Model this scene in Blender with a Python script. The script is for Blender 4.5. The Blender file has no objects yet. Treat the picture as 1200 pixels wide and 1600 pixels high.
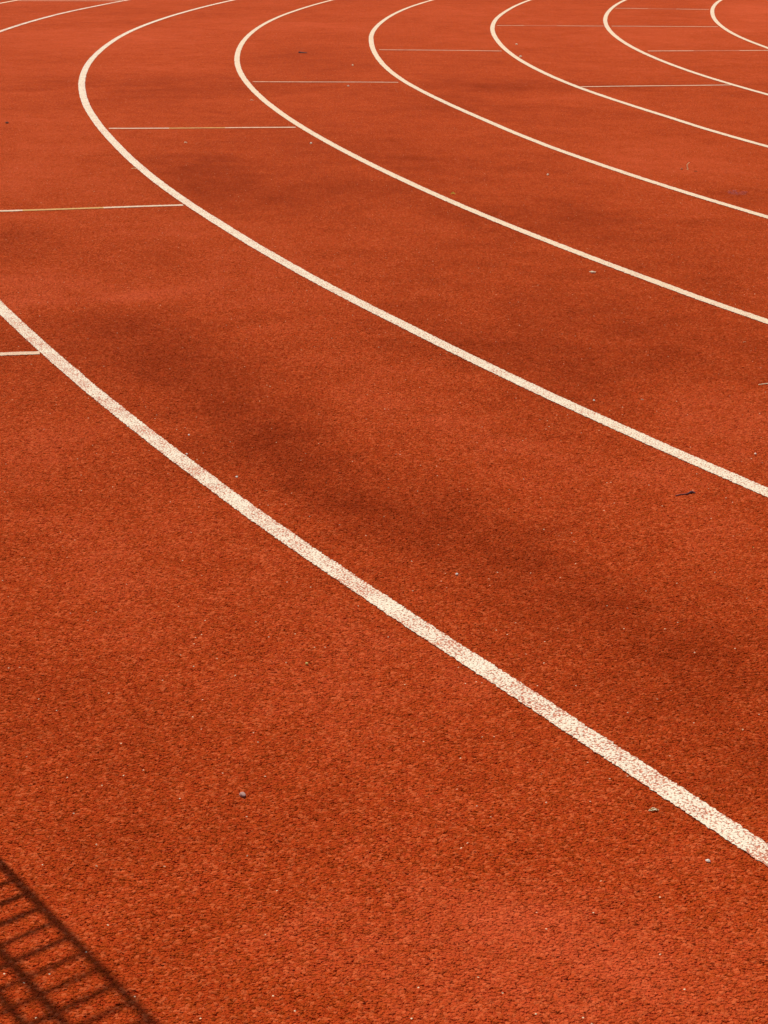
import bpy, bmesh, math, random
import numpy as np
from mathutils import Vector, Matrix, noise as mnoise

random.seed(11)
scene = bpy.context.scene

# ---------------------------------------------------------------- camera
H = 1.454351                      # eye height of the person holding the phone
cam_data = bpy.data.cameras.new('camera')
cam_data.sensor_fit = 'VERTICAL'
cam_data.sensor_height = 36.0
cam_data.sensor_width = 27.0
cam_data.lens = 66.38377
cam_data.clip_start = 0.05
cam_data.clip_end = 5000.0
cam = bpy.data.objects.new('camera', cam_data)
scene.collection.objects.link(cam)
fwd = Vector((0.0, 0.94841034, -0.31704548))
rgt = Vector((0.99997319, 0.00232163, 0.00694494))
upv = Vector((-0.00732272, 0.31703698, 0.94838491))
cam.matrix_world = Matrix(((rgt.x, upv.x, -fwd.x, 0.0),
                           (rgt.y, upv.y, -fwd.y, 0.0),
                           (rgt.z, upv.z, -fwd.z, H),
                           (0, 0, 0, 1)))
scene.camera = cam

# ---------------------------------------------------------------- light
SUN_EL = math.radians(60.0)
SHADOW = Vector((0.558, -0.830, 0.0)).normalized()      # where shadows fall on the ground
world = bpy.data.worlds.new('World')
scene.world = world
world.use_nodes = True
wn = world.node_tree.nodes
bg = wn['Background']
sky = wn.new('ShaderNodeTexSky')
sky.sky_type = 'NISHITA'
sky.sun_disc = False
sky.sun_elevation = SUN_EL
sky.sun_rotation = math.atan2(-SHADOW.x, -SHADOW.y)
sky.air_density = 1.0
sky.dust_density = 1.5
world.node_tree.links.new(sky.outputs[0], bg.inputs['Color'])
bg.inputs['Strength'].default_value = 0.095
sun_data = bpy.data.lights.new('sun', 'SUN')
sun_data.energy = 3.7
sun_data.angle = math.radians(0.53)
sun_data.color = (1.0, 0.93, 0.82)
sun = bpy.data.objects.new('sun', sun_data)
scene.collection.objects.link(sun)
ray = Vector((SHADOW.x * math.cos(SUN_EL), SHADOW.y * math.cos(SUN_EL), -math.sin(SUN_EL)))
sun.rotation_euler = ray.to_track_quat('-Z', 'Y').to_euler()
sun.location = (-6, 9, 18)
vs = scene.view_settings
vs.view_transform = 'Standard'
vs.look = 'None'
vs.exposure = 0.02
vs.gamma = 1.0
vs.use_curve_mapping = False
scene.cycles.feature_set = 'EXPERIMENTAL'      # real displaced rubber granules
scene.cycles.dicing_rate = 0.6
scene.cycles.offscreen_dicing_scale = 8.0
scene.cycles.max_subdivisions = 8

# ---------------------------------------------------------------- helpers
def tag(o, label, cat, group=None):
    o['label'] = label
    o['category'] = cat
    if group:
        o['group'] = group
    return o

def link(name, me, mat=None, parent=None):
    o = bpy.data.objects.new(name, me)
    scene.collection.objects.link(o)
    if mat:
        me.materials.append(mat)
    if parent:
        o.parent = parent
    return o

def from_bm(name, bm, mat, parent=None, smooth=True):
    me = bpy.data.meshes.new(name)
    bm.normal_update()
    bm.to_mesh(me)
    bm.free()
    for p in me.polygons:
        p.use_smooth = smooth
    return link(name, me, mat, parent)

class NT:
    """small wrapper that makes node wiring short"""
    def __init__(self, mat):
        self.t = mat.node_tree
        self.n = self.t.nodes
    def add(self, typ, **kw):
        nd = self.n.new(typ)
        for k, v in kw.items():
            setattr(nd, k, v)
        return nd
    def l(self, a, b):
        self.t.links.new(a, b)
    def val(self, sock, v):
        if isinstance(v, bpy.types.NodeSocket):
            self.l(v, sock)
        else:
            sock.default_value = v
    def math(self, op, a, b=0.0, c=None, clamp=False):
        nd = self.add('ShaderNodeMath', operation=op)
        nd.use_clamp = clamp
        self.val(nd.inputs[0], a)
        self.val(nd.inputs[1], b)
        if c is not None:
            self.val(nd.inputs[2], c)
        return nd.outputs[0]
    def mix(self, f, a, b):
        nd = self.add('ShaderNodeMix', data_type='RGBA')
        self.val(nd.inputs['Factor'], f)
        self.val(nd.inputs[6], a)
        self.val(nd.inputs[7], b)
        return nd.outputs[2]
    def noise(self, vec, scale, detail=2.0, rough=0.5, dist=0.0, dim='2D'):
        nd = self.add('ShaderNodeTexNoise', noise_dimensions=dim)
        self.l(vec, nd.inputs['Vector'])
        nd.inputs['Scale'].default_value = scale
        nd.inputs['Detail'].default_value = detail
        nd.inputs['Roughness'].default_value = rough
        nd.inputs['Distortion'].default_value = dist
        return nd.outputs['Fac']
    def voro(self, vec, scale, feature='F1', rnd=1.0):
        nd = self.add('ShaderNodeTexVoronoi', voronoi_dimensions='2D', feature=feature)
        self.l(vec, nd.inputs['Vector'])
        nd.inputs['Scale'].default_value = scale
        nd.inputs['Randomness'].default_value = rnd
        return nd
    def range(self, v, a, b, c=0.0, d=1.0, smooth=False):
        nd = self.add('ShaderNodeMapRange')
        if smooth:
            nd.interpolation_type = 'SMOOTHSTEP'
        self.val(nd.inputs[0], v)
        for i, x in enumerate((a, b, c, d)):
            nd.inputs[i + 1].default_value = x
        return nd.outputs[0]

def new_mat(name):
    m = bpy.data.materials.new(name)
    m.use_nodes = True
    return m, NT(m), m.node_tree.nodes['Principled BSDF'], m.node_tree.nodes['Material Output']

def granule_nodes(t):
    """the bonded rubber crumb: height in metres and two random numbers per crumb"""
    co = t.add('ShaderNodeTexCoord').outputs['Object']
    wob = t.add('ShaderNodeTexNoise', noise_dimensions='2D')
    t.l(co, wob.inputs['Vector'])
    wob.inputs['Scale'].default_value = 260.0
    wob.inputs['Detail'].default_value = 1.0
    off = t.add('ShaderNodeVectorMath', operation='MULTIPLY_ADD')
    t.l(wob.outputs['Color'], off.inputs[0])
    off.inputs[1].default_value = (0.004, 0.004, 0.0)
    t.l(co, off.inputs[2])
    v1 = t.voro(off.outputs[0], 170.0)
    v2 = t.voro(off.outputs[0], 330.0)
    sep = t.add('ShaderNodeSeparateColor')
    t.l(v1.outputs['Color'], sep.inputs[0])
    dome1 = t.range(v1.outputs['Distance'], 0.18, 0.72, 1.0, 0.0, True)
    dome2 = t.range(v2.outputs['Distance'], 0.10, 0.75, 1.0, 0.0, True)
    h = t.math('MULTIPLY', dome1, t.math('MULTIPLY_ADD', sep.outputs[0], 0.0006, 0.0003))
    h = t.math('MULTIPLY_ADD', dome2, 0.0003, h)
    # every crumb lies tilted its own way
    rel = t.add('ShaderNodeVectorMath', operation='SUBTRACT')
    t.l(off.outputs[0], rel.inputs[0])
    t.l(v1.outputs['Position'], rel.inputs[1])
    tl = t.add('ShaderNodeVectorMath', operation='SUBTRACT')
    t.l(v1.outputs['Color'], tl.inputs[0])
    tl.inputs[1].default_value = (0.5, 0.5, 0.5)
    dt = t.add('ShaderNodeVectorMath', operation='DOT_PRODUCT')
    t.l(rel.outputs[0], dt.inputs[0])
    t.l(tl.outputs[0], dt.inputs[1])
    h = t.math('MULTIPLY_ADD', dt.outputs['Value'], 0.62, h)
    clump = t.noise(co, 55.0, 2.0, 0.6)
    h = t.math('MULTIPLY_ADD', clump, 0.0007, h)
    # the crumb is worn flatter away from the near edge of the bend
    pos = t.add('ShaderNodeSeparateXYZ')
    t.l(co, pos.inputs[0])
    flat = t.range(pos.outputs[1], 4.0, 14.0, 0.86, 0.55, True)
    h = t.math('MULTIPLY', h, flat)
    return co, h, sep.outputs[1], sep.outputs[2], dome1

def rubber_colour(t, co, r1, r2):
    """brick-red crumb colour with wear and dirt; no light or shade in it"""
    a = t.mix(r1, RED_A, RED_B)
    hue = t.math('GREATER_THAN', r2, 0.80)
    a = t.mix(t.math('MULTIPLY', hue, 0.55), a, RED_C)
    pinkish = t.math('LESS_THAN', r2, 0.16)
    a = t.mix(t.math('MULTIPLY', pinkish, 0.45), a, RED_D)
    fine = t.noise(co, 520.0, 1.0)
    a = t.mix(t.math('MULTIPLY', t.range(fine, 0.45, 0.72), 0.35), a, RED_D)
    return a

RED_A = (0.35, 0.0275, 0.0020, 1)
RED_B = (0.50, 0.0600, 0.0068, 1)
RED_C = (0.33, 0.0430, 0.0012, 1)
RED_D = (0.67, 0.145, 0.0420, 1)

def use_displacement(m, t, out, h):
    d = t.add('ShaderNodeDisplacement')
    t.l(h, d.inputs['Height'])
    d.inputs['Midlevel'].default_value = 0.0
    d.inputs['Scale'].default_value = 1.0
    t.l(d.outputs[0], out.inputs['Displacement'])
    m.displacement_method = 'BOTH'

def adaptive(o):
    md = o.modifiers.new('subdivision', 'SUBSURF')
    md.subdivision_type = 'SIMPLE'
    md.levels = 0
    md.render_levels = 0
    o.cycles.use_adaptive_subdivision = True
    o.cycles.dicing_rate = 1.0

# ---------------------------------------------------------------- ground sheets
def rubber_material():
    m, t, b, out = new_mat('red_rubber_track')
    co, h, r1, r2, dome = granule_nodes(t)
    col = rubber_colour(t, co, r1, r2)
    at = t.add('ShaderNodeAttribute', attribute_name='stain')
    # soft dirt and damp marks of all sizes
    big = t.noise(co, 0.9, 4.0, 0.62, 0.6)
    mid = t.noise(co, 5.0, 3.0, 0.60, 0.3)
    blot = t.noise(co, 2.6, 5.0, 0.68, 0.8)
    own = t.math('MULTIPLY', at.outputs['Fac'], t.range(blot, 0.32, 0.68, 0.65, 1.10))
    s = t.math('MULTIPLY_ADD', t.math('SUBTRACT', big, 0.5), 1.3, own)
    s = t.math('MULTIPLY_ADD', t.math('SUBTRACT', mid, 0.5), 1.1, s)
    spk = t.noise(co, 34.0, 3.0, 0.7)
    s = t.math('MULTIPLY_ADD', t.math('SUBTRACT', spk, 0.5), 1.2, s)
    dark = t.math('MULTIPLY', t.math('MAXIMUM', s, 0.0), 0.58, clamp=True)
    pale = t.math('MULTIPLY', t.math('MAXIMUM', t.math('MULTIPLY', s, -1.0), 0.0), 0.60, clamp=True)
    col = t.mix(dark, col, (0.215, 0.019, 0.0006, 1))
    col = t.mix(pale, col, (0.66, 0.105, 0.034, 1))
    # quartz grains and lint caught between the crumbs
    vq = t.voro(co, 95.0)
    sp = t.add('ShaderNodeSeparateColor')
    t.l(vq.outputs['Color'], sp.inputs[0])
    q = t.math('MULTIPLY', t.math('GREATER_THAN', sp.outputs[0], 0.9935),
               t.math('LESS_THAN', vq.outputs['Distance'], 0.14))
    col = t.mix(q, col, (0.84, 0.62, 0.38, 1))
    t.l(col, b.inputs['Base Color'])
    b.inputs['Roughness'].default_value = 0.85
    b.inputs['Specular IOR Level'].default_value = 0.03
    use_displacement(m, t, out, h)
    return m

STAINS = [  # x, y on the ground, 2x2 matrix to blob space, strength (+ dirty, - pale)
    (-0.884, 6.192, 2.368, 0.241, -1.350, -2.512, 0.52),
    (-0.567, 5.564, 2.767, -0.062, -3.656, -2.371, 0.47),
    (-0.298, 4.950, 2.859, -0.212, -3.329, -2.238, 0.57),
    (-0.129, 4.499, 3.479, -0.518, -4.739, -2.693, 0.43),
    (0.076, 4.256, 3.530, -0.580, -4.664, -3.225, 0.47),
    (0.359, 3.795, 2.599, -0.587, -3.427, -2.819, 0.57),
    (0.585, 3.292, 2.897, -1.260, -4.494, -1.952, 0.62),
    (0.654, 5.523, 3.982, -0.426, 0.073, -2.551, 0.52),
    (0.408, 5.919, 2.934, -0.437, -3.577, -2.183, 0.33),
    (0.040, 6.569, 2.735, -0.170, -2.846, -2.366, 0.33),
    (-0.867, 6.753, 5.372, 0.651, 0.225, -6.486, -0.57),
    (-1.299, 6.965, 2.783, 0.490, 0.087, -2.444, -0.52),
    (-0.518, 6.765, 2.860, 0.209, 0.105, -3.022, -0.29),
    (-0.002, 5.358, 3.858, -0.359, -3.243, -2.397, -0.40),
    (0.338, 4.786, 3.089, -0.518, -3.296, -2.487, -0.29),
    (0.986, 5.314, 5.959, -1.001, 0.098, -3.566, -0.57),
    (0.822, 4.741, 4.960, -0.770, 0.109, -4.387, -0.40),
    (-0.520, 3.894, 2.676, -0.016, -3.400, -3.753, -0.29),
    (-0.639, 3.663, 4.999, 0.783, 0.092, -4.609, -0.23),
    (-0.103, 3.602, 5.515, -0.597, -3.188, -3.445, -0.23),
    (-1.138, 5.705, 6.441, 1.195, 0.071, -2.383, 0.28),
    (-0.536, 4.150, 4.052, -0.009, -3.459, -3.620, 0.24),
    (-0.559, 3.156, 4.380, 0.686, 0.096, -5.522, 0.19),
    (-0.239, 3.277, 4.076, -0.021, -2.293, -5.687, -0.23),
    (0.324, 2.840, 3.389, -0.886, -3.014, -3.615, 0.28),
    (0.380, 2.434, 4.097, -0.517, 0.065, -4.672, -0.46),
    (-0.034, 2.465, 3.514, 0.053, 0.077, -5.480, -0.29),
    (-0.450, 2.653, 6.606, 0.971, 0.121, -8.055, -0.06),
    (0.766, 4.090, 5.665, -0.934, 0.083, -3.814, -0.29),
    (-1.659, 14.478, 1.485, 0.166, 0.109, -1.514, 0.60),
    (-2.278, 15.440, 0.781, 0.112, 0.179, -2.333, -0.45),
    (-0.994, 9.696, 3.285, 0.192, -2.564, -1.738, 0.60),
    (-0.948, 10.275, 3.613, 0.322, 0.085, -1.644, 0.45),
    (-1.853, 10.109, 2.447, 0.430, 0.062, -1.206, -0.38),
    (-1.567, 7.875, 5.315, 1.003, 0.136, -3.392, 0.52),
    (-0.748, 16.719, 2.009, 0.089, 0.083, -1.007, 0.52),
    (0.839, 14.422, 1.605, -0.095, -0.411, -1.514, 0.75),
    (0.417, 13.121, 2.540, -0.076, 0.093, -1.438, 0.45),
    (1.903, 14.497, 1.483, -0.187, 0.191, -2.689, 0.45),
    (0.056, 10.451, 2.337, -0.067, -2.151, -1.780, 0.45),
    (-0.138, 9.317, 2.115, 0.032, 0.116, -2.485, 0.52),
    (1.544, 10.529, 2.346, -0.355, -0.902, -1.445, -0.52),
    (1.765, 9.207, 5.349, -0.968, 0.157, -3.420, 0.60),
    (0.852, 8.445, 2.642, -0.329, -2.319, -2.142, 0.52),
    (1.245, 7.300, 3.283, -0.634, -2.659, -2.683, 0.38),
    (0.399, 8.596, 2.815, -0.204, -2.850, -2.732, 0.45),
    (2.486, 19.114, 1.058, -0.134, 0.058, -0.631, -0.52),
    (-2.798, 18.626, 0.904, 0.133, 0.080, -0.862, -0.60),
    (-1.049, 20.491, 0.989, 0.050, 0.109, -1.083, -0.38),
    (0.703, 22.719, 1.117, -0.033, 0.099, -0.893, -0.30),
    (4.358, 23.122, 2.196, -0.404, 0.039, -0.351, -0.75),
    (-2.196, 12.059, 2.755, 0.485, 0.121, -2.005, -0.30),
    (-0.466, 2.760, 2.796, 0.178, -0.876, -2.580, 0.21),
    (0.533, 3.545, 1.945, -0.712, -2.590, -1.262, 0.33),
    (0.238, 4.122, 2.301, -0.519, -3.005, -1.761, 0.24),
    (0.096, 2.344, 2.617, -0.078, 0.067, -4.968, -0.34),
    (-0.017, 11.863, 0.357, -0.005, -0.277, -0.259, 0.24),
    (0.972, 6.113, 1.974, -0.385, -1.213, -1.199, 0.28),
    (-0.455, 8.734, 3.179, -0.032, -4.523, -2.342, 0.30),
    (-0.305, 7.243, 4.740, -0.148, -6.744, -4.034, -0.30),
]

def build_track():
    def axis(parts):
        v = [parts[0][0]]
        for a, bb, st in parts:
            n = max(1, int(round((bb - a) / st)))
            v += list(np.linspace(a, bb, n + 1)[1:])
        return np.array(v)
    xs = axis([(-70, -14, 8), (-14, -6, 0.5), (-6, -2.4, 0.15), (-2.4, 2.4, 0.08), (2.4, 6, 0.15), (6, 14, 0.5), (14, 70, 8)])
    ys = axis([(-30, -2, 4), (-2, 1.4, 0.4), (1.4, 8, 0.08), (8, 14, 0.15), (14, 32, 0.3), (32, 80, 8)])
    X, Y = np.meshgrid(xs, ys)
    nx, ny = len(xs), len(ys)
    co = np.stack([X, Y, np.zeros_like(X)], -1).reshape(-1, 3)
    i = np.arange(nx * ny).reshape(ny, nx)
    f = np.stack([i[:-1, :-1], i[:-1, 1:], i[1:, 1:], i[1:, :-1]], -1).reshape(-1, 4)
    me = bpy.data.meshes.new('running_track')
    me.from_pydata(co.tolist(), [], f.tolist())
    st = np.zeros(len(co))
    jx = np.array([mnoise.noise(Vector((x * 1.9, y * 1.1, 3.1))) for x, y, _ in co])
    jy = np.array([mnoise.noise(Vector((x * 1.9, y * 1.1, 9.7))) for x, y, _ in co])
    px = co[:, 0] + 0.10 * jx
    py = co[:, 1] + 0.28 * jy
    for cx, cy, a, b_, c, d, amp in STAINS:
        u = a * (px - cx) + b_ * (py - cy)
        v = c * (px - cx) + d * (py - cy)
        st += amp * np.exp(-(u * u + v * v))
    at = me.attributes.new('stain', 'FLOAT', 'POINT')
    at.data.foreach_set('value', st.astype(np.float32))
    o = link('running_track', me, rubber_material())
    o['kind'] = 'structure'
    adaptive(o)
    return o

def build_ground():
    m, t, b, out = new_mat('infield_grass')
    co = t.add('ShaderNodeTexCoord').outputs['Object']
    t.l(t.mix(t.noise(co, 3.0, 6.0), (0.035, 0.07, 0.015, 1), (0.09, 0.12, 0.03, 1)), b.inputs['Base Color'])
    b.inputs['Roughness'].default_value = 0.9
    bm = bmesh.new()
    bmesh.ops.create_grid(bm, x_segments=8, y_segments=8, size=1500)
    for v in bm.verts:
        v.co.z = -0.06
    o = from_bm('ground', bm, m)
    o['kind'] = 'structure'

build_ground()
build_track()

# ---------------------------------------------------------------- painted markings
CX, CY, R_NEAR, LANE = 28.146768, 18.896288, 31.970072, 1.22

def paint_material(name, base, wear, tint, patchy=0.5):
    m, t, b, out = new_mat(name)
    co, h, r1, r2, dome = granule_nodes(t)
    rub = rubber_colour(t, co, r1, r2)
    n1 = t.noise(co, 330.0, 2.0, 0.6)
    n2 = t.noise(co, 9.0, 2.0, 0.6)
    f = t.math('MULTIPLY_ADD', dome, 0.30, n1)
    f = t.math('MULTIPLY_ADD', t.math('SUBTRACT', n2, 0.5), patchy, f)
    f = t.math('MULTIPLY_ADD', r1, 0.16, f)
    cover = t.range(f, wear - 0.05, wear + 0.05)
    rub = t.mix(0.40, rub, (0.72, 0.40, 0.26, 1))           # crumb still stained by thin paint
    grime = t.mix(t.noise(co, 40.0, 3.0), base, tint)
    t.l(t.mix(cover, rub, grime), b.inputs['Base Color'])
    b.inputs['Roughness'].default_value = 0.7
    b.inputs['Specular IOR Level'].default_value = 0.12
    use_displacement(m, t, out, t.math('MULTIPLY_ADD', h, 0.42, 0.0010))
    return m

WHITE = paint_material('white_line_paint', (0.88, 0.79, 0.60, 1), 0.69, (0.84, 0.71, 0.50, 1))
WHITE_MID = paint_material('second_white_line_paint', (0.87, 0.76, 0.56, 1), 0.62, (0.83, 0.68, 0.47, 1), 0.25)
WHITE_DENSE = paint_material('dense_white_line_paint', (0.84, 0.68, 0.46, 1), 0.54, (0.80, 0.58, 0.37, 1), 0.25)
MARK = paint_material('thin_mark_paint', (0.80, 0.60, 0.40, 1), 0.50, (0.70, 0.44, 0.27, 1))
MARK_YELLOW = paint_material('yellowed_mark_paint', (0.66, 0.38, 0.11, 1), 0.50, (0.58, 0.28, 0.08, 1))
MARK_WORN = paint_material('worn_mark_paint', (0.66, 0.30, 0.16, 1), 0.84, (0.60, 0.25, 0.12, 1))

WOBBLE = {  # angle (deg) round the bend, sideways wander of the hand-painted line (mm)
    -1: [(165, 60), (170.4, 78), (171.5, 60), (176, 40), (205, 20), (209, 32), (213, 32), (216, 30)],
    0: [(166, -2), (169.6, -1), (171.9, 5), (174, 38), (176.5, 44), (179, 48), (186, 20), (202.6, 3), (204.9, 5), (206.4, 5), (207.3, 6), (208.3, -1), (209.2, -7), (209.9, -5), (210.5, 2), (213, 4)],
    1: [(168, -60), (172.6, -54), (175.7, -34), (179, -10), (182.6, -3), (185.4, 9), (188.3, 11), (190.8, 6), (192.5, -3), (195, -10), (197.5, -5), (200, -6), (202, -1), (204, -4), (206, 2), (207.4, 1), (209, -2)],
    2: [(164, -30), (168, -34), (171.3, -36), (175.3, -20), (178.7, -17), (181.7, -12), (184.8, -3), (187.3, -1), (190.3, -4), (193, -8), (195.6, -10), (198, -5), (200.2, 3), (202, 8), (203.2, 13), (204.1, 20), (205.5, 16)],
    3: [(164, -38), (167.3, -34), (170.5, -22), (175.2, -14), (178.7, -3), (181, -6), (183.5, -3), (185.9, 11), (188.1, 15), (190, 2), (191.5, -10), (193.2, -14), (194.6, -5), (196, 7), (198.6, 8), (200, 6), (202, 0)],
    4: [(163, -10), (166.4, -14), (170.7, -24), (174, -8), (177, -1), (180, -3), (182.8, 5), (185, 13), (187.2, 14), (189.5, 10), (191, -6), (192.5, -22), (193.7, -26), (194.9, -15), (197, -18)],
    5: [(163, 40), (165.5, 30), (169.7, 5), (173.5, 3), (177, 8), (179.5, 10), (183, 12), (186, 14), (188, 7), (189.6, -5), (192, -18)],
    6: [(162, 70), (164.4, 62), (168, 30), (171, 6), (175.4, -5), (178.5, -8), (182, -35)],
}

def lane_line(k, label, mat):
    w = WOBBLE[k]
    wt = np.array([a for a, _ in w], float)
    wv = np.array([b for _, b in w], float) / 1000.0
    R = R_NEAR - LANE * k
    th = [150.0]
    while th[-1] < 226.0:
        a = math.radians(th[-1])
        d = math.hypot(CX + R * math.cos(a), CY + R * math.sin(a))
        step = 0.005 if d < 7 else (0.010 if d < 13 else 0.03)
        if th[-1] < 162 or th[-1] > 219:
            step = 0.15
        th.append(th[-1] + math.degrees(step / R))
    th = np.array(th)
    off = np.interp(th, wt, wv)
    kern = np.hanning(61)
    kern /= kern.sum()
    off = np.convolve(np.pad(off, 30, 'edge'), kern, 'valid')
    rg = random.Random(100 + k)
    wid = 0.049 if k < 2 else 0.045
    n = len(th)
    ei = np.array([rg.gauss(0, 1) for _ in range(n)]) * 0.0012
    eo = np.array([rg.gauss(0, 1) for _ in range(n)]) * 0.0012
    sl = np.convolve(np.pad(np.array([rg.gauss(0, 1) for _ in range(n)]), 20, 'edge'), np.ones(41) / 41, 'valid') * 0.004
    a = np.radians(th)
    verts = []
    for q in (0, 1, 2, 3):
        s = wid * (q / 3 - 0.5)
        r = R + off + s + (ei + sl if q == 0 else (eo + sl * 0.5 if q == 3 else 0))
        verts.append(np.stack([CX + r * np.cos(a), CY + r * np.sin(a), np.full(n, 0.0014)], -1))
    co = np.concatenate(verts)
    faces = []
    for q in range(3):
        i = np.arange(n - 1)
        faces.append(np.stack([q * n + i, (q + 1) * n + i, (q + 1) * n + i + 1, q * n + i + 1], -1))
    me = bpy.data.meshes.new('lane_line')
    me.from_pydata(co.tolist(), [], np.concatenate(faces).tolist())
    o = link('lane_line', me, mat)
    tag(o, label, 'lane line', 'curved white lane lines of the running track')
    adaptive(o)
    return o

LINE_LABELS = {
    -1: ('thin white curve cutting the far left corner beyond the widest lane line', WHITE_DENSE),
    0: ('nearest and widest white lane line, speckled with red, running to the lower right corner', WHITE),
    1: ('second nearest white lane line, with the big bend closest to the left side', WHITE_MID),
    2: ('third nearest white lane line, bending just before a dark twig on the far track', WHITE_DENSE),
    3: ('fourth nearest white lane line, middle one with a small yellow leaf scrap well in front', WHITE_DENSE),
    4: ('fifth nearest white lane line, a faint cross mark starting at its bend', WHITE_DENSE),
    5: ('sixth nearest white lane line, crossed at its bend by a thin mark', WHITE_DENSE),
    6: ('innermost and farthest white lane line, a short tight curve at the top right corner', WHITE_DENSE),
}
for k, (lab, m) in LINE_LABELS.items():
    lane_line(k, lab, m)

def cross_mark(a, b, label, width=0.05, pieces=None, mat=None):
    """thin painted start mark between two lane lines; pieces = [(from, to, material)] along it"""
    a = Vector((a[0], a[1], 0))
    b = Vector((b[0], b[1], 0))
    d = (b - a).normalized()
    nrm = Vector((-d.y, d.x, 0))
    L = (b - a).length
    pieces = pieces or [(0.0, 1.0, mat or MARK)]
    me = bpy.data.meshes.new('cross_mark')
    near = a.length < 10
    step = 0.006 if near else 0.02
    verts, faces, mi, mats = [], [], [], []
    rg = random.Random(int(a.x * 1000) + int(a.y * 77))
    for p0, p1, m in pieces:
        if m not in mats:
            mats.append(m)
        n = max(2, int((p1 - p0) * L / step))
        base = len(verts)
        for j in range(n + 1):
            s = L * (p0 + (p1 - p0) * j / n)
            bow = 0.012 * math.sin(s * 2.3 + a.x) * math.sin(math.pi * s / L)
            for sd in (-1, 1):
                e = width * 0.43 + rg.gauss(0, 0.0014)
                p = a + d * s + nrm * (bow + sd * e)
                verts.append((p.x, p.y, 0.0011))
        for j in range(n):
            q = base + 2 * j
            faces.append((q, q + 2, q + 3, q + 1))
            mi.append(mats.index(m))
    me.from_pydata(verts, [], faces)
    for m in mats:
        me.materials.append(m)
    me.polygons.foreach_set('material_index', mi)
    o = link('cross_mark', me)
    tag(o, label, 'cross mark', 'thin straight cross marks between the lane lines')
    adaptive(o)
    return o

cross_mark((-2.30, 5.73), (-1.115, 5.94), 'short cream cross mark at the left edge, meeting the nearest lane line', 0.048)
cross_mark((-2.02, 8.62), (-0.955, 8.875), 'cross mark with a yellowed stretch, left of the second nearest lane line', 0.045,
           [(0.0, 0.32, MARK), (0.32, 0.66, MARK_YELLOW), (0.66, 1.0, MARK)])
cross_mark((-1.705, 11.73), (-0.565, 11.85), 'cross mark between the second and third nearest lane lines, ochre at its middle', 0.045,
           [(0.0, 0.32, MARK), (0.32, 0.62, MARK_YELLOW), (0.62, 1.0, MARK)])
cross_mark((-1.02, 14.62), (0.085, 14.65), 'pinkish thin cross mark between the third and fourth nearest lane lines', 0.036)
cross_mark((-0.075, 17.56), (1.035, 17.52), 'pale thin cross mark between the fourth and fifth nearest lane lines', 0.038)
cross_mark((1.165, 20.71), (2.33, 20.74), 'faint thin cross mark from the bend of the fifth lane line to the sixth', 0.040,
           [(0.0, 0.25, MARK), (0.25, 0.55, MARK_WORN), (0.55, 1.0, MARK)])
cross_mark((2.39, 20.74), (3.53, 20.77), 'thin cross mark from the bend of the sixth lane line to the innermost one', 0.045)
cross_mark((2.77, 23.77), (3.90, 23.66), 'farthest cross mark, ending just at the bend of the innermost lane line', 0.050,
           [(0.0, 0.35, MARK), (0.35, 0.65, MARK_WORN), (0.65, 1.0, MARK)])
cross_mark((2.37, 17.63), (3.66, 17.83), 'broken cross mark with its middle worn away, at the far right edge', 0.048,
           [(0.0, 0.33, MARK), (0.33, 0.66, MARK_WORN), (0.66, 1.0, MARK)])
cross_mark((1.45, 14.42), (2.615, 14.64), 'longest-looking bright cross mark between the fifth and sixth lane lines', 0.045)
cross_mark((-4.60, 24.38), (-3.27, 24.53), 'cross mark at the very top edge, between the two far left curves', 0.06)

# ---------------------------------------------------------------- litter on the track
def simple_mat(name, ca, cb, scale=300.0, rough=0.7, thin=0.0, milky=0.0):
    m, t, b, out = new_mat(name)
    co = t.add('ShaderNodeTexCoord').outputs['Object']
    col = t.mix(t.range(t.noise(co, scale, 3.0, 0.6, dim='3D'), 0.35, 0.65), ca, cb)
    t.l(col, b.inputs['Base Color'])
    b.inputs['Roughness'].default_value = rough
    if milky:                                    # light soaks through the grain
        b.inputs['Subsurface Weight'].default_value = 1.0
        b.inputs['Subsurface Radius'].default_value = (1.0, 0.85, 0.7)
        b.inputs['Subsurface Scale'].default_value = milky
    if thin:                                     # dry leaf and quartz let sunlight through
        tl = t.add('ShaderNodeBsdfTranslucent')
        t.l(col, tl.inputs['Color'])
        mx = t.add('ShaderNodeMixShader')
        mx.inputs[0].default_value = thin
        t.l(b.outputs[0], mx.inputs[1])
        t.l(tl.outputs[0], mx.inputs[2])
        t.l(mx.outputs[0], out.inputs['Surface'])
    return m

CREAM = simple_mat('dry_cream_husk', (0.85, 0.74, 0.50, 1), (0.78, 0.65, 0.42, 1), milky=0.004)
STRAW = simple_mat('dry_straw', (0.72, 0.50, 0.25, 1), (0.66, 0.44, 0.20, 1), thin=0.5)
STRAW_LEAF = simple_mat('thin_straw_leaf', (0.92, 0.72, 0.40, 1), (0.88, 0.62, 0.30, 1), thin=0.6)
YELLOW = simple_mat('yellow_leaf', (0.80, 0.62, 0.16, 1), (0.74, 0.54, 0.14, 1), thin=0.15)
BARK = simple_mat('dark_bark', (0.075, 0.020, 0.022, 1), (0.12, 0.032, 0.030, 1))
STONE = simple_mat('mauve_grey_stone', (0.46, 0.25, 0.19, 1), (0.32, 0.15, 0.12, 1))
QUARTZ = simple_mat('white_quartz', (0.92, 0.80, 0.58, 1), (0.86, 0.72, 0.50, 1), milky=0.012)
CLAY = simple_mat('dark_rubber_lump', (0.12, 0.03, 0.012, 1), (0.18, 0.04, 0.014, 1))
ORANGE = simple_mat('brown_leaf', (0.62, 0.28, 0.12, 1), (0.56, 0.24, 0.10, 1), thin=0.1)
Z0 = 0.0018        # tops of the rubber crumb

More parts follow.
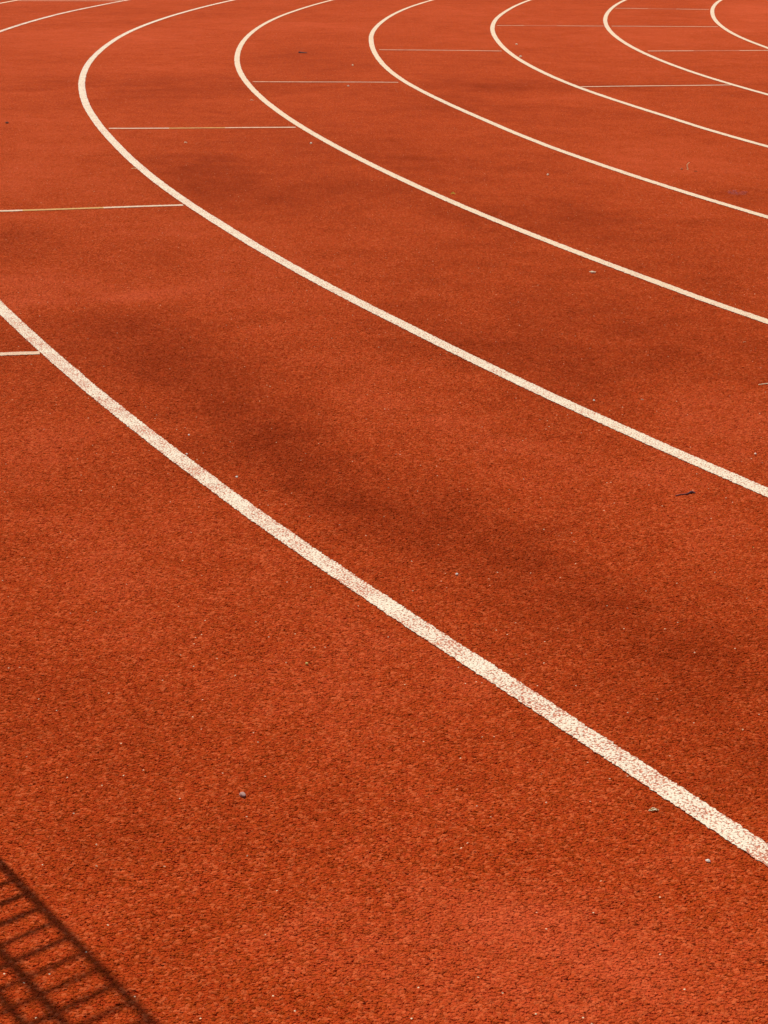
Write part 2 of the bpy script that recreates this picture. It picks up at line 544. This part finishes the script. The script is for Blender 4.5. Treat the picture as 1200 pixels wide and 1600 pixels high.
def chip(name, x, y, size, mat, label, cat, seed=0, rot=0.0, z=Z0):
    """angular lump, size = (length, width, height)"""
    bm = bmesh.new()
    bmesh.ops.create_icosphere(bm, subdivisions=3, radius=0.5)
    for v in bm.verts:
        n1 = mnoise.noise(v.co * 2.2 + Vector((seed * 3.7, seed, 0)))
        n2 = mnoise.noise(v.co * 5.5 + Vector((0, seed * 1.7, seed)))
        v.co *= 1.0 + 0.42 * n1 + 0.16 * n2
        v.co = Vector((v.co.x * size[0], v.co.y * size[1], v.co.z * size[2]))
    zmin = min(v.co.z for v in bm.verts)
    for v in bm.verts:
        v.co.z -= zmin
    o = from_bm(name, bm, mat, smooth=False)
    o.location = (x, y, z - 0.25 * size[2])
    o.rotation_euler = (0, 0, rot)
    return tag(o, label, cat, 'pale crumbs scattered on the track' if name == 'quartz_crumb' else None)

def twig(name, pts, r0, r1, mat, label, cat, knobs=(), seed=1, sides=8):
    """tapered bent stick through pts (world metres), with little side knobs"""
    bm = bmesh.new()
    P = [Vector(p) for p in pts]
    # resample with a smooth curve
    S = []
    N = 22
    for i in range(N + 1):
        f = i / N * (len(P) - 1)
        j = min(int(f), len(P) - 2)
        u = f - j
        p0, p1, p2, p3 = P[max(j - 1, 0)], P[j], P[j + 1], P[min(j + 2, len(P) - 1)]
        S.append(0.5 * ((2 * p1) + (p2 - p0) * u + (2 * p0 - 5 * p1 + 4 * p2 - p3) * u * u + (3 * p1 - p0 - 3 * p2 + p3) * u ** 3))
    org = Vector((S[0].x, S[0].y, 0))
    rings = []
    for i, s in enumerate(S):
        tdir = (S[min(i + 1, N)] - S[max(i - 1, 0)]).normalized()
        a = tdir.cross(Vector((0, 0, 1)))
        if a.length < 1e-3:
            a = Vector((1, 0, 0))
        a.normalize()
        b = tdir.cross(a).normalized()
        r = r0 + (r1 - r0) * i / N
        r *= 1 + 0.25 * mnoise.noise(Vector((i * 0.7, seed * 2.1, 0)))
        for kf, kr in knobs:
            r += kr * math.exp(-((i / N - kf) / 0.04) ** 2)
        rings.append([bm.verts.new(s - org + a * (r * math.cos(q * math.pi / 4)) + b * (r * math.sin(q * math.pi / 4))) for q in range(8)])
    for i in range(N):
        for q in range(sides):
            bm.faces.new((rings[i][q], rings[i][(q + 1) % 8], rings[i + 1][(q + 1) % 8], rings[i + 1][q]))
    if sides == 8:
        bm.faces.new(rings[0][::-1])
        bm.faces.new(rings[-1])
    bmesh.ops.recalc_face_normals(bm, faces=bm.faces)
    o = from_bm(name, bm, mat)
    o.location = org
    return tag(o, label, cat)

def scrap(name, x, y, length, width, mat, label, cat, rot=0.0, curl=0.4, lift=0.002, upright=0.0, seed=0, thick=0.0006):
    """small pointed leaf or husk, cupped, with real thickness"""
    bm = bmesh.new()
    nu, nv = 16, 6
    grid = []
    for i in range(nu + 1):
        u = i / nu
        half = width * 0.5 * (math.sin(math.pi * min(max(u, 0.03), 0.97)) ** 0.7) * (1 + 0.18 * mnoise.noise(Vector((u * 5, seed * 1.3, 0))))
        row = []
        for j in range(nv + 1):
            v = j / nv * 2 - 1
            zz = curl * width * 0.5 * v * v + lift * math.sin(math.pi * u) + 0.12 * width * mnoise.noise(Vector((u * 4, v * 2, seed)))
            row.append(bm.verts.new(((u - 0.5) * length, v * half, zz)))
        grid.append(row)
    for i in range(nu):
        for j in range(nv):
            bm.faces.new((grid[i][j], grid[i + 1][j], grid[i + 1][j + 1], grid[i][j + 1]))
    bmesh.ops.solidify(bm, geom=bm.faces[:], thickness=thick)
    bmesh.ops.recalc_face_normals(bm, faces=bm.faces)
    bm.transform(Matrix.Rotation(upright, 4, 'Y'))
    zmin = min(v.co.z for v in bm.verts)
    for v in bm.verts:
        v.co.z -= zmin
    o = from_bm(name, bm, mat)
    o.location = (x, y, Z0 - 0.0008)
    o.rotation_euler = (0, 0, rot)
    return tag(o, label, cat)

chip('stone', -0.233, 2.845, (0.009, 0.017, 0.006), STONE, 'small mauve grey stone alone on the near red track', 'stone', 3, 0.5)
scrap('seed_husk', 0.449, 2.803, 0.0175, 0.0105, CREAM, 'cream seed husk lying just outside the nearest lane line', 'seed husk', 0.2, -0.15, 0.0025, seed=2)
twig('twig', [(0.728, 4.49, Z0), (0.741, 4.497, Z0 + 0.001), (0.757, 4.502, Z0 + 0.001), (0.772, 4.516, Z0 + 0.002), (0.781, 4.513, Z0)],
     0.0012, 0.0023, BARK, 'dark purplish twig on the track below the second nearest lane line', 'twig', [(0.72, 0.0014)])
twig('twig', [(-0.785, 17.175, Z0 + 0.003), (-0.755, 17.16, Z0 + 0.002), (-0.712, 17.15, Z0 + 0.001)],
     0.0085, 0.0050, BARK, 'dark short stick lying far off inside the bend of the third lane line', 'twig', [(0.15, 0.003)], 4)
chip('husk_fragment', 0.812, 7.322, (0.024, 0.012, 0.009), CREAM, 'knobbly cream husk fragment right under the third nearest lane line', 'husk', 7, -0.15)
scrap('leaf', 0.326, 9.247, 0.021, 0.015, YELLOW, 'tiny yellow leaf scrap just above the third nearest lane line', 'leaf', 0.2, 0.9, 0.006, seed=5)
twig('curled_leaf', [(1.603, 10.16, Z0), (1.612, 10.166, Z0 + 0.003), (1.609, 10.17, Z0 + 0.014), (1.609, 10.175, Z0 + 0.026), (1.620, 10.18, Z0 + 0.036)],
     0.0042, 0.0026, STRAW_LEAF, 'curled straw coloured leaf standing upright between two small crumbs at far right', 'leaf', [(0.3, 0.001)], 6, 4)
chip('bark_crumb', 1.578, 10.160, (0.011, 0.012, 0.010), ORANGE, 'brown crumb lying left of the upright curled leaf', 'crumb', 9)
scrap('bark_flake', 1.640, 10.080, 0.020, 0.012, ORANGE, 'pinkish brown flake lying right of the upright curled leaf', 'flake', -0.3, 0.4, 0.003, seed=9)
twig('grass_stalk', [(1.141, 5.598, Z0), (1.158, 5.604, Z0 + 0.001), (1.178, 5.611, Z0 + 0.001), (1.202, 5.618, Z0 + 0.002)],
     0.0010, 0.0019, CREAM, 'pale dry stalk poking in at the right edge below the third lane line', 'stalk', [], 8)
chip('quartz_crumb', 0.162, 3.913, (0.0066, 0.0052, 0.0045), QUARTZ, 'bright white crumb between the two nearest lane lines, alone at mid height', 'crumb', 12, 0.6)
scrap('straw_sliver', 0.762, 5.415, 0.013, 0.0035, CREAM, 'thin cream sliver lying on the dark patch above the second lane line', 'sliver', -0.3, 0.3, 0.001, seed=3)
chip('quartz_crumb', 0.618, 5.397, (0.006, 0.006, 0.005), QUARTZ, 'white crumb on the dark patch, left of a thin cream sliver', 'crumb', 14)
scrap('straw_sliver', -0.296, 4.506, 0.011, 0.0030, STRAW, 'thin straw sliver in the dark patch above the nearest lane line', 'sliver', 0.1, 0.3, 0.001, seed=4)
chip('quartz_crumb', -0.378, 4.616, (0.0062, 0.005, 0.0045), QUARTZ, 'white crumb beside the nearest lane line, left of a straw sliver', 'crumb', 15, 0.2)
chip('quartz_crumb', -0.539, 5.000, (0.0045, 0.0045, 0.004), QUARTZ, 'upper white crumb of a pair close above the nearest lane line', 'crumb', 16)
chip('quartz_crumb', -0.526, 4.817, (0.0050, 0.0045, 0.004), QUARTZ, 'lower white crumb of a pair touching the nearest lane line', 'crumb', 17)
scrap('husk_scrap', -0.941, 13.348, 0.024, 0.014, CREAM, 'whitish flat scrap below the thin cross mark of the third lane line', 'scrap', 0.0, 0.2, 0.002, seed=6)
chip('quartz_crumb', 1.214, 18.236, (0.016, 0.016, 0.013), QUARTZ, 'white crumb inside the bend of the fifth lane line, clear of the paint', 'crumb', 18)
chip('quartz_crumb', 1.166, 16.94, (0.024, 0.018, 0.013), QUARTZ, 'pale crumb lying against the fifth lane line', 'crumb', 19)
chip('quartz_crumb', -0.286, 15.982, (0.012, 0.012, 0.013), QUARTZ, 'white crumb left of the bend of the fourth lane line', 'crumb', 20)
chip('quartz_crumb', -0.290, 14.342, (0.015, 0.012, 0.010), QUARTZ, 'white crumb just under the pinkish cross mark by the fourth lane line', 'crumb', 21)
scrap('husk_scrap', -1.336, 10.041, 0.026, 0.016, CREAM, 'cream scrap stuck to the outer edge of the second lane line', 'scrap', 0.1, 0.3, 0.003, seed=8)
chip('rubber_lump', -2.372, 11.949, (0.020, 0.016, 0.012), CLAY, 'dark rubber lump near the left edge, far track', 'lump', 23)
scrap('leaf', -1.168, 11.076, 0.018, 0.014, CREAM, 'cream leaf scrap below the ochre cross mark', 'leaf', 0.4, 0.6, 0.004, seed=11)
chip('quartz_crumb', -0.440, 11.089, (0.013, 0.011, 0.010), QUARTZ, 'white crumb just outside the third lane line, near the ochre cross mark', 'crumb', 25)
chip('quartz_crumb', 0.843, 9.920, (0.010, 0.010, 0.010), QUARTZ, 'white crumb between the third and fourth lane lines, on bare red', 'crumb', 26)
chip('quartz_crumb', 0.995, 4.856, (0.0055, 0.005, 0.005), QUARTZ, 'white crumb near the right edge, above the second lane line', 'crumb', 27)
scrap('straw_sliver', 1.200, 6.165, 0.011, 0.0045, CREAM, 'cream sliver at the right edge, under the third lane line', 'sliver', 0.1, 0.3, 0.001, seed=14)
chip('quartz_crumb', -0.149, 3.404, (0.0062, 0.0056, 0.0045), YELLOW, 'yellowish crumb alone on the near track left of the lane line', 'crumb', 28)
chip('quartz_crumb', 0.511, 2.631, (0.0075, 0.0055, 0.0045), QUARTZ, 'cream crumb below the cream seed husk, near the lower right corner', 'crumb', 29, 0.2)

# violet paint smear soaked into the rubber, far right
m, t, b, out = new_mat('violet_smear')
co = t.add('ShaderNodeTexCoord').outputs['Object']
n = t.noise(co, 40.0, 4.0, 0.7)
tr = t.add('ShaderNodeBsdfTransparent')
mx = t.add('ShaderNodeMixShader')
b.inputs['Base Color'].default_value = (0.22, 0.035, 0.050, 1)
b.inputs['Roughness'].default_value = 0.8
t.l(t.math('MULTIPLY', t.range(n, 0.42, 0.60), 0.38), mx.inputs[0])
t.l(tr.outputs[0], mx.inputs[1])
t.l(b.outputs[0], mx.inputs[2])
t.l(mx.outputs[0], out.inputs['Surface'])
bm = bmesh.new()
vs_ = []
for i in range(28):
    a = i / 28 * 2 * math.pi
    rr = 1 + 0.35 * mnoise.noise(Vector((math.cos(a) * 1.4, math.sin(a) * 1.4, 2)))
    vs_.append(bm.verts.new((0.05 * rr * math.cos(a), 0.075 * rr * math.sin(a), 0)))
bm.faces.new(vs_)
o = from_bm('paint_smear', bm, m)
o.location = (1.735, 9.35, 0.0056)
tag(o, 'faint violet paint smear on the red track near the right edge', 'smear')

# ---------------------------------------------------------------- steel railing whose shadow falls in the near corner
STEEL, t, b, out = new_mat('galvanised_steel')
co = t.add('ShaderNodeTexCoord').outputs['Object']
t.l(t.mix(t.noise(co, 30.0, 3.0, dim='3D'), (0.34, 0.35, 0.36, 1), (0.48, 0.49, 0.50, 1)), b.inputs['Base Color'])
b.inputs['Metallic'].default_value = 0.8
b.inputs['Roughness'].default_value = 0.45

def tube(bm, a, b_, r, seg=12):
    a, b_ = Vector(a), Vector(b_)
    d = b_ - a
    rot = d.to_track_quat('Z', 'Y').to_matrix().to_4x4()
    bmesh.ops.create_cone(bm, cap_ends=True, segments=seg, radius1=r, radius2=r, depth=d.length,
                          matrix=Matrix.Translation((a + b_) / 2) @ rot)

RAIL_H = 2.05
rail = bpy.data.objects.new('metal_railing', None)
scene.collection.objects.link(rail)
rail.location = (-0.865, 3.015, 0.0)
rail.rotation_euler = (0, 0, math.atan2(-0.69, -0.72))
tag(rail, 'tall steel railing with close level bars whose shadow falls on the near left corner', 'railing')
for off, r in ((0.0, 0.0088), (0.101, 0.0092), (0.148, 0.008), (0.25, 0.0125), (0.36, 0.0125), (0.50, 0.015), (0.70, 0.0125), (0.95, 0.015)):
    bm = bmesh.new()
    tube(bm, (off, 0, 0.0), (off, 0, RAIL_H), r)
    bmesh.ops.create_cube(bm, size=1.0, matrix=Matrix.Translation((off, 0, 0.004)) @ Matrix.Diagonal((0.05 if r > 0.0085 else 0.02, 0.10, 0.008, 1)))
    from_bm('post', bm, STEEL, rail)
rg = random.Random(4)
z = 0.16
while z < RAIL_H - 0.04:
    bm = bmesh.new()
    tube(bm, (0.0, 0.006, z), (0.95, 0.006, z + rg.uniform(-0.03, 0.03)), rg.uniform(0.0056, 0.0076), 8)
    from_bm('bar', bm, STEEL, rail)
    z += 0.086
bm = bmesh.new()
tube(bm, (-0.02, 0, RAIL_H + 0.012), (0.97, 0, RAIL_H + 0.012), 0.018)
from_bm('top_rail', bm, STEEL, rail)
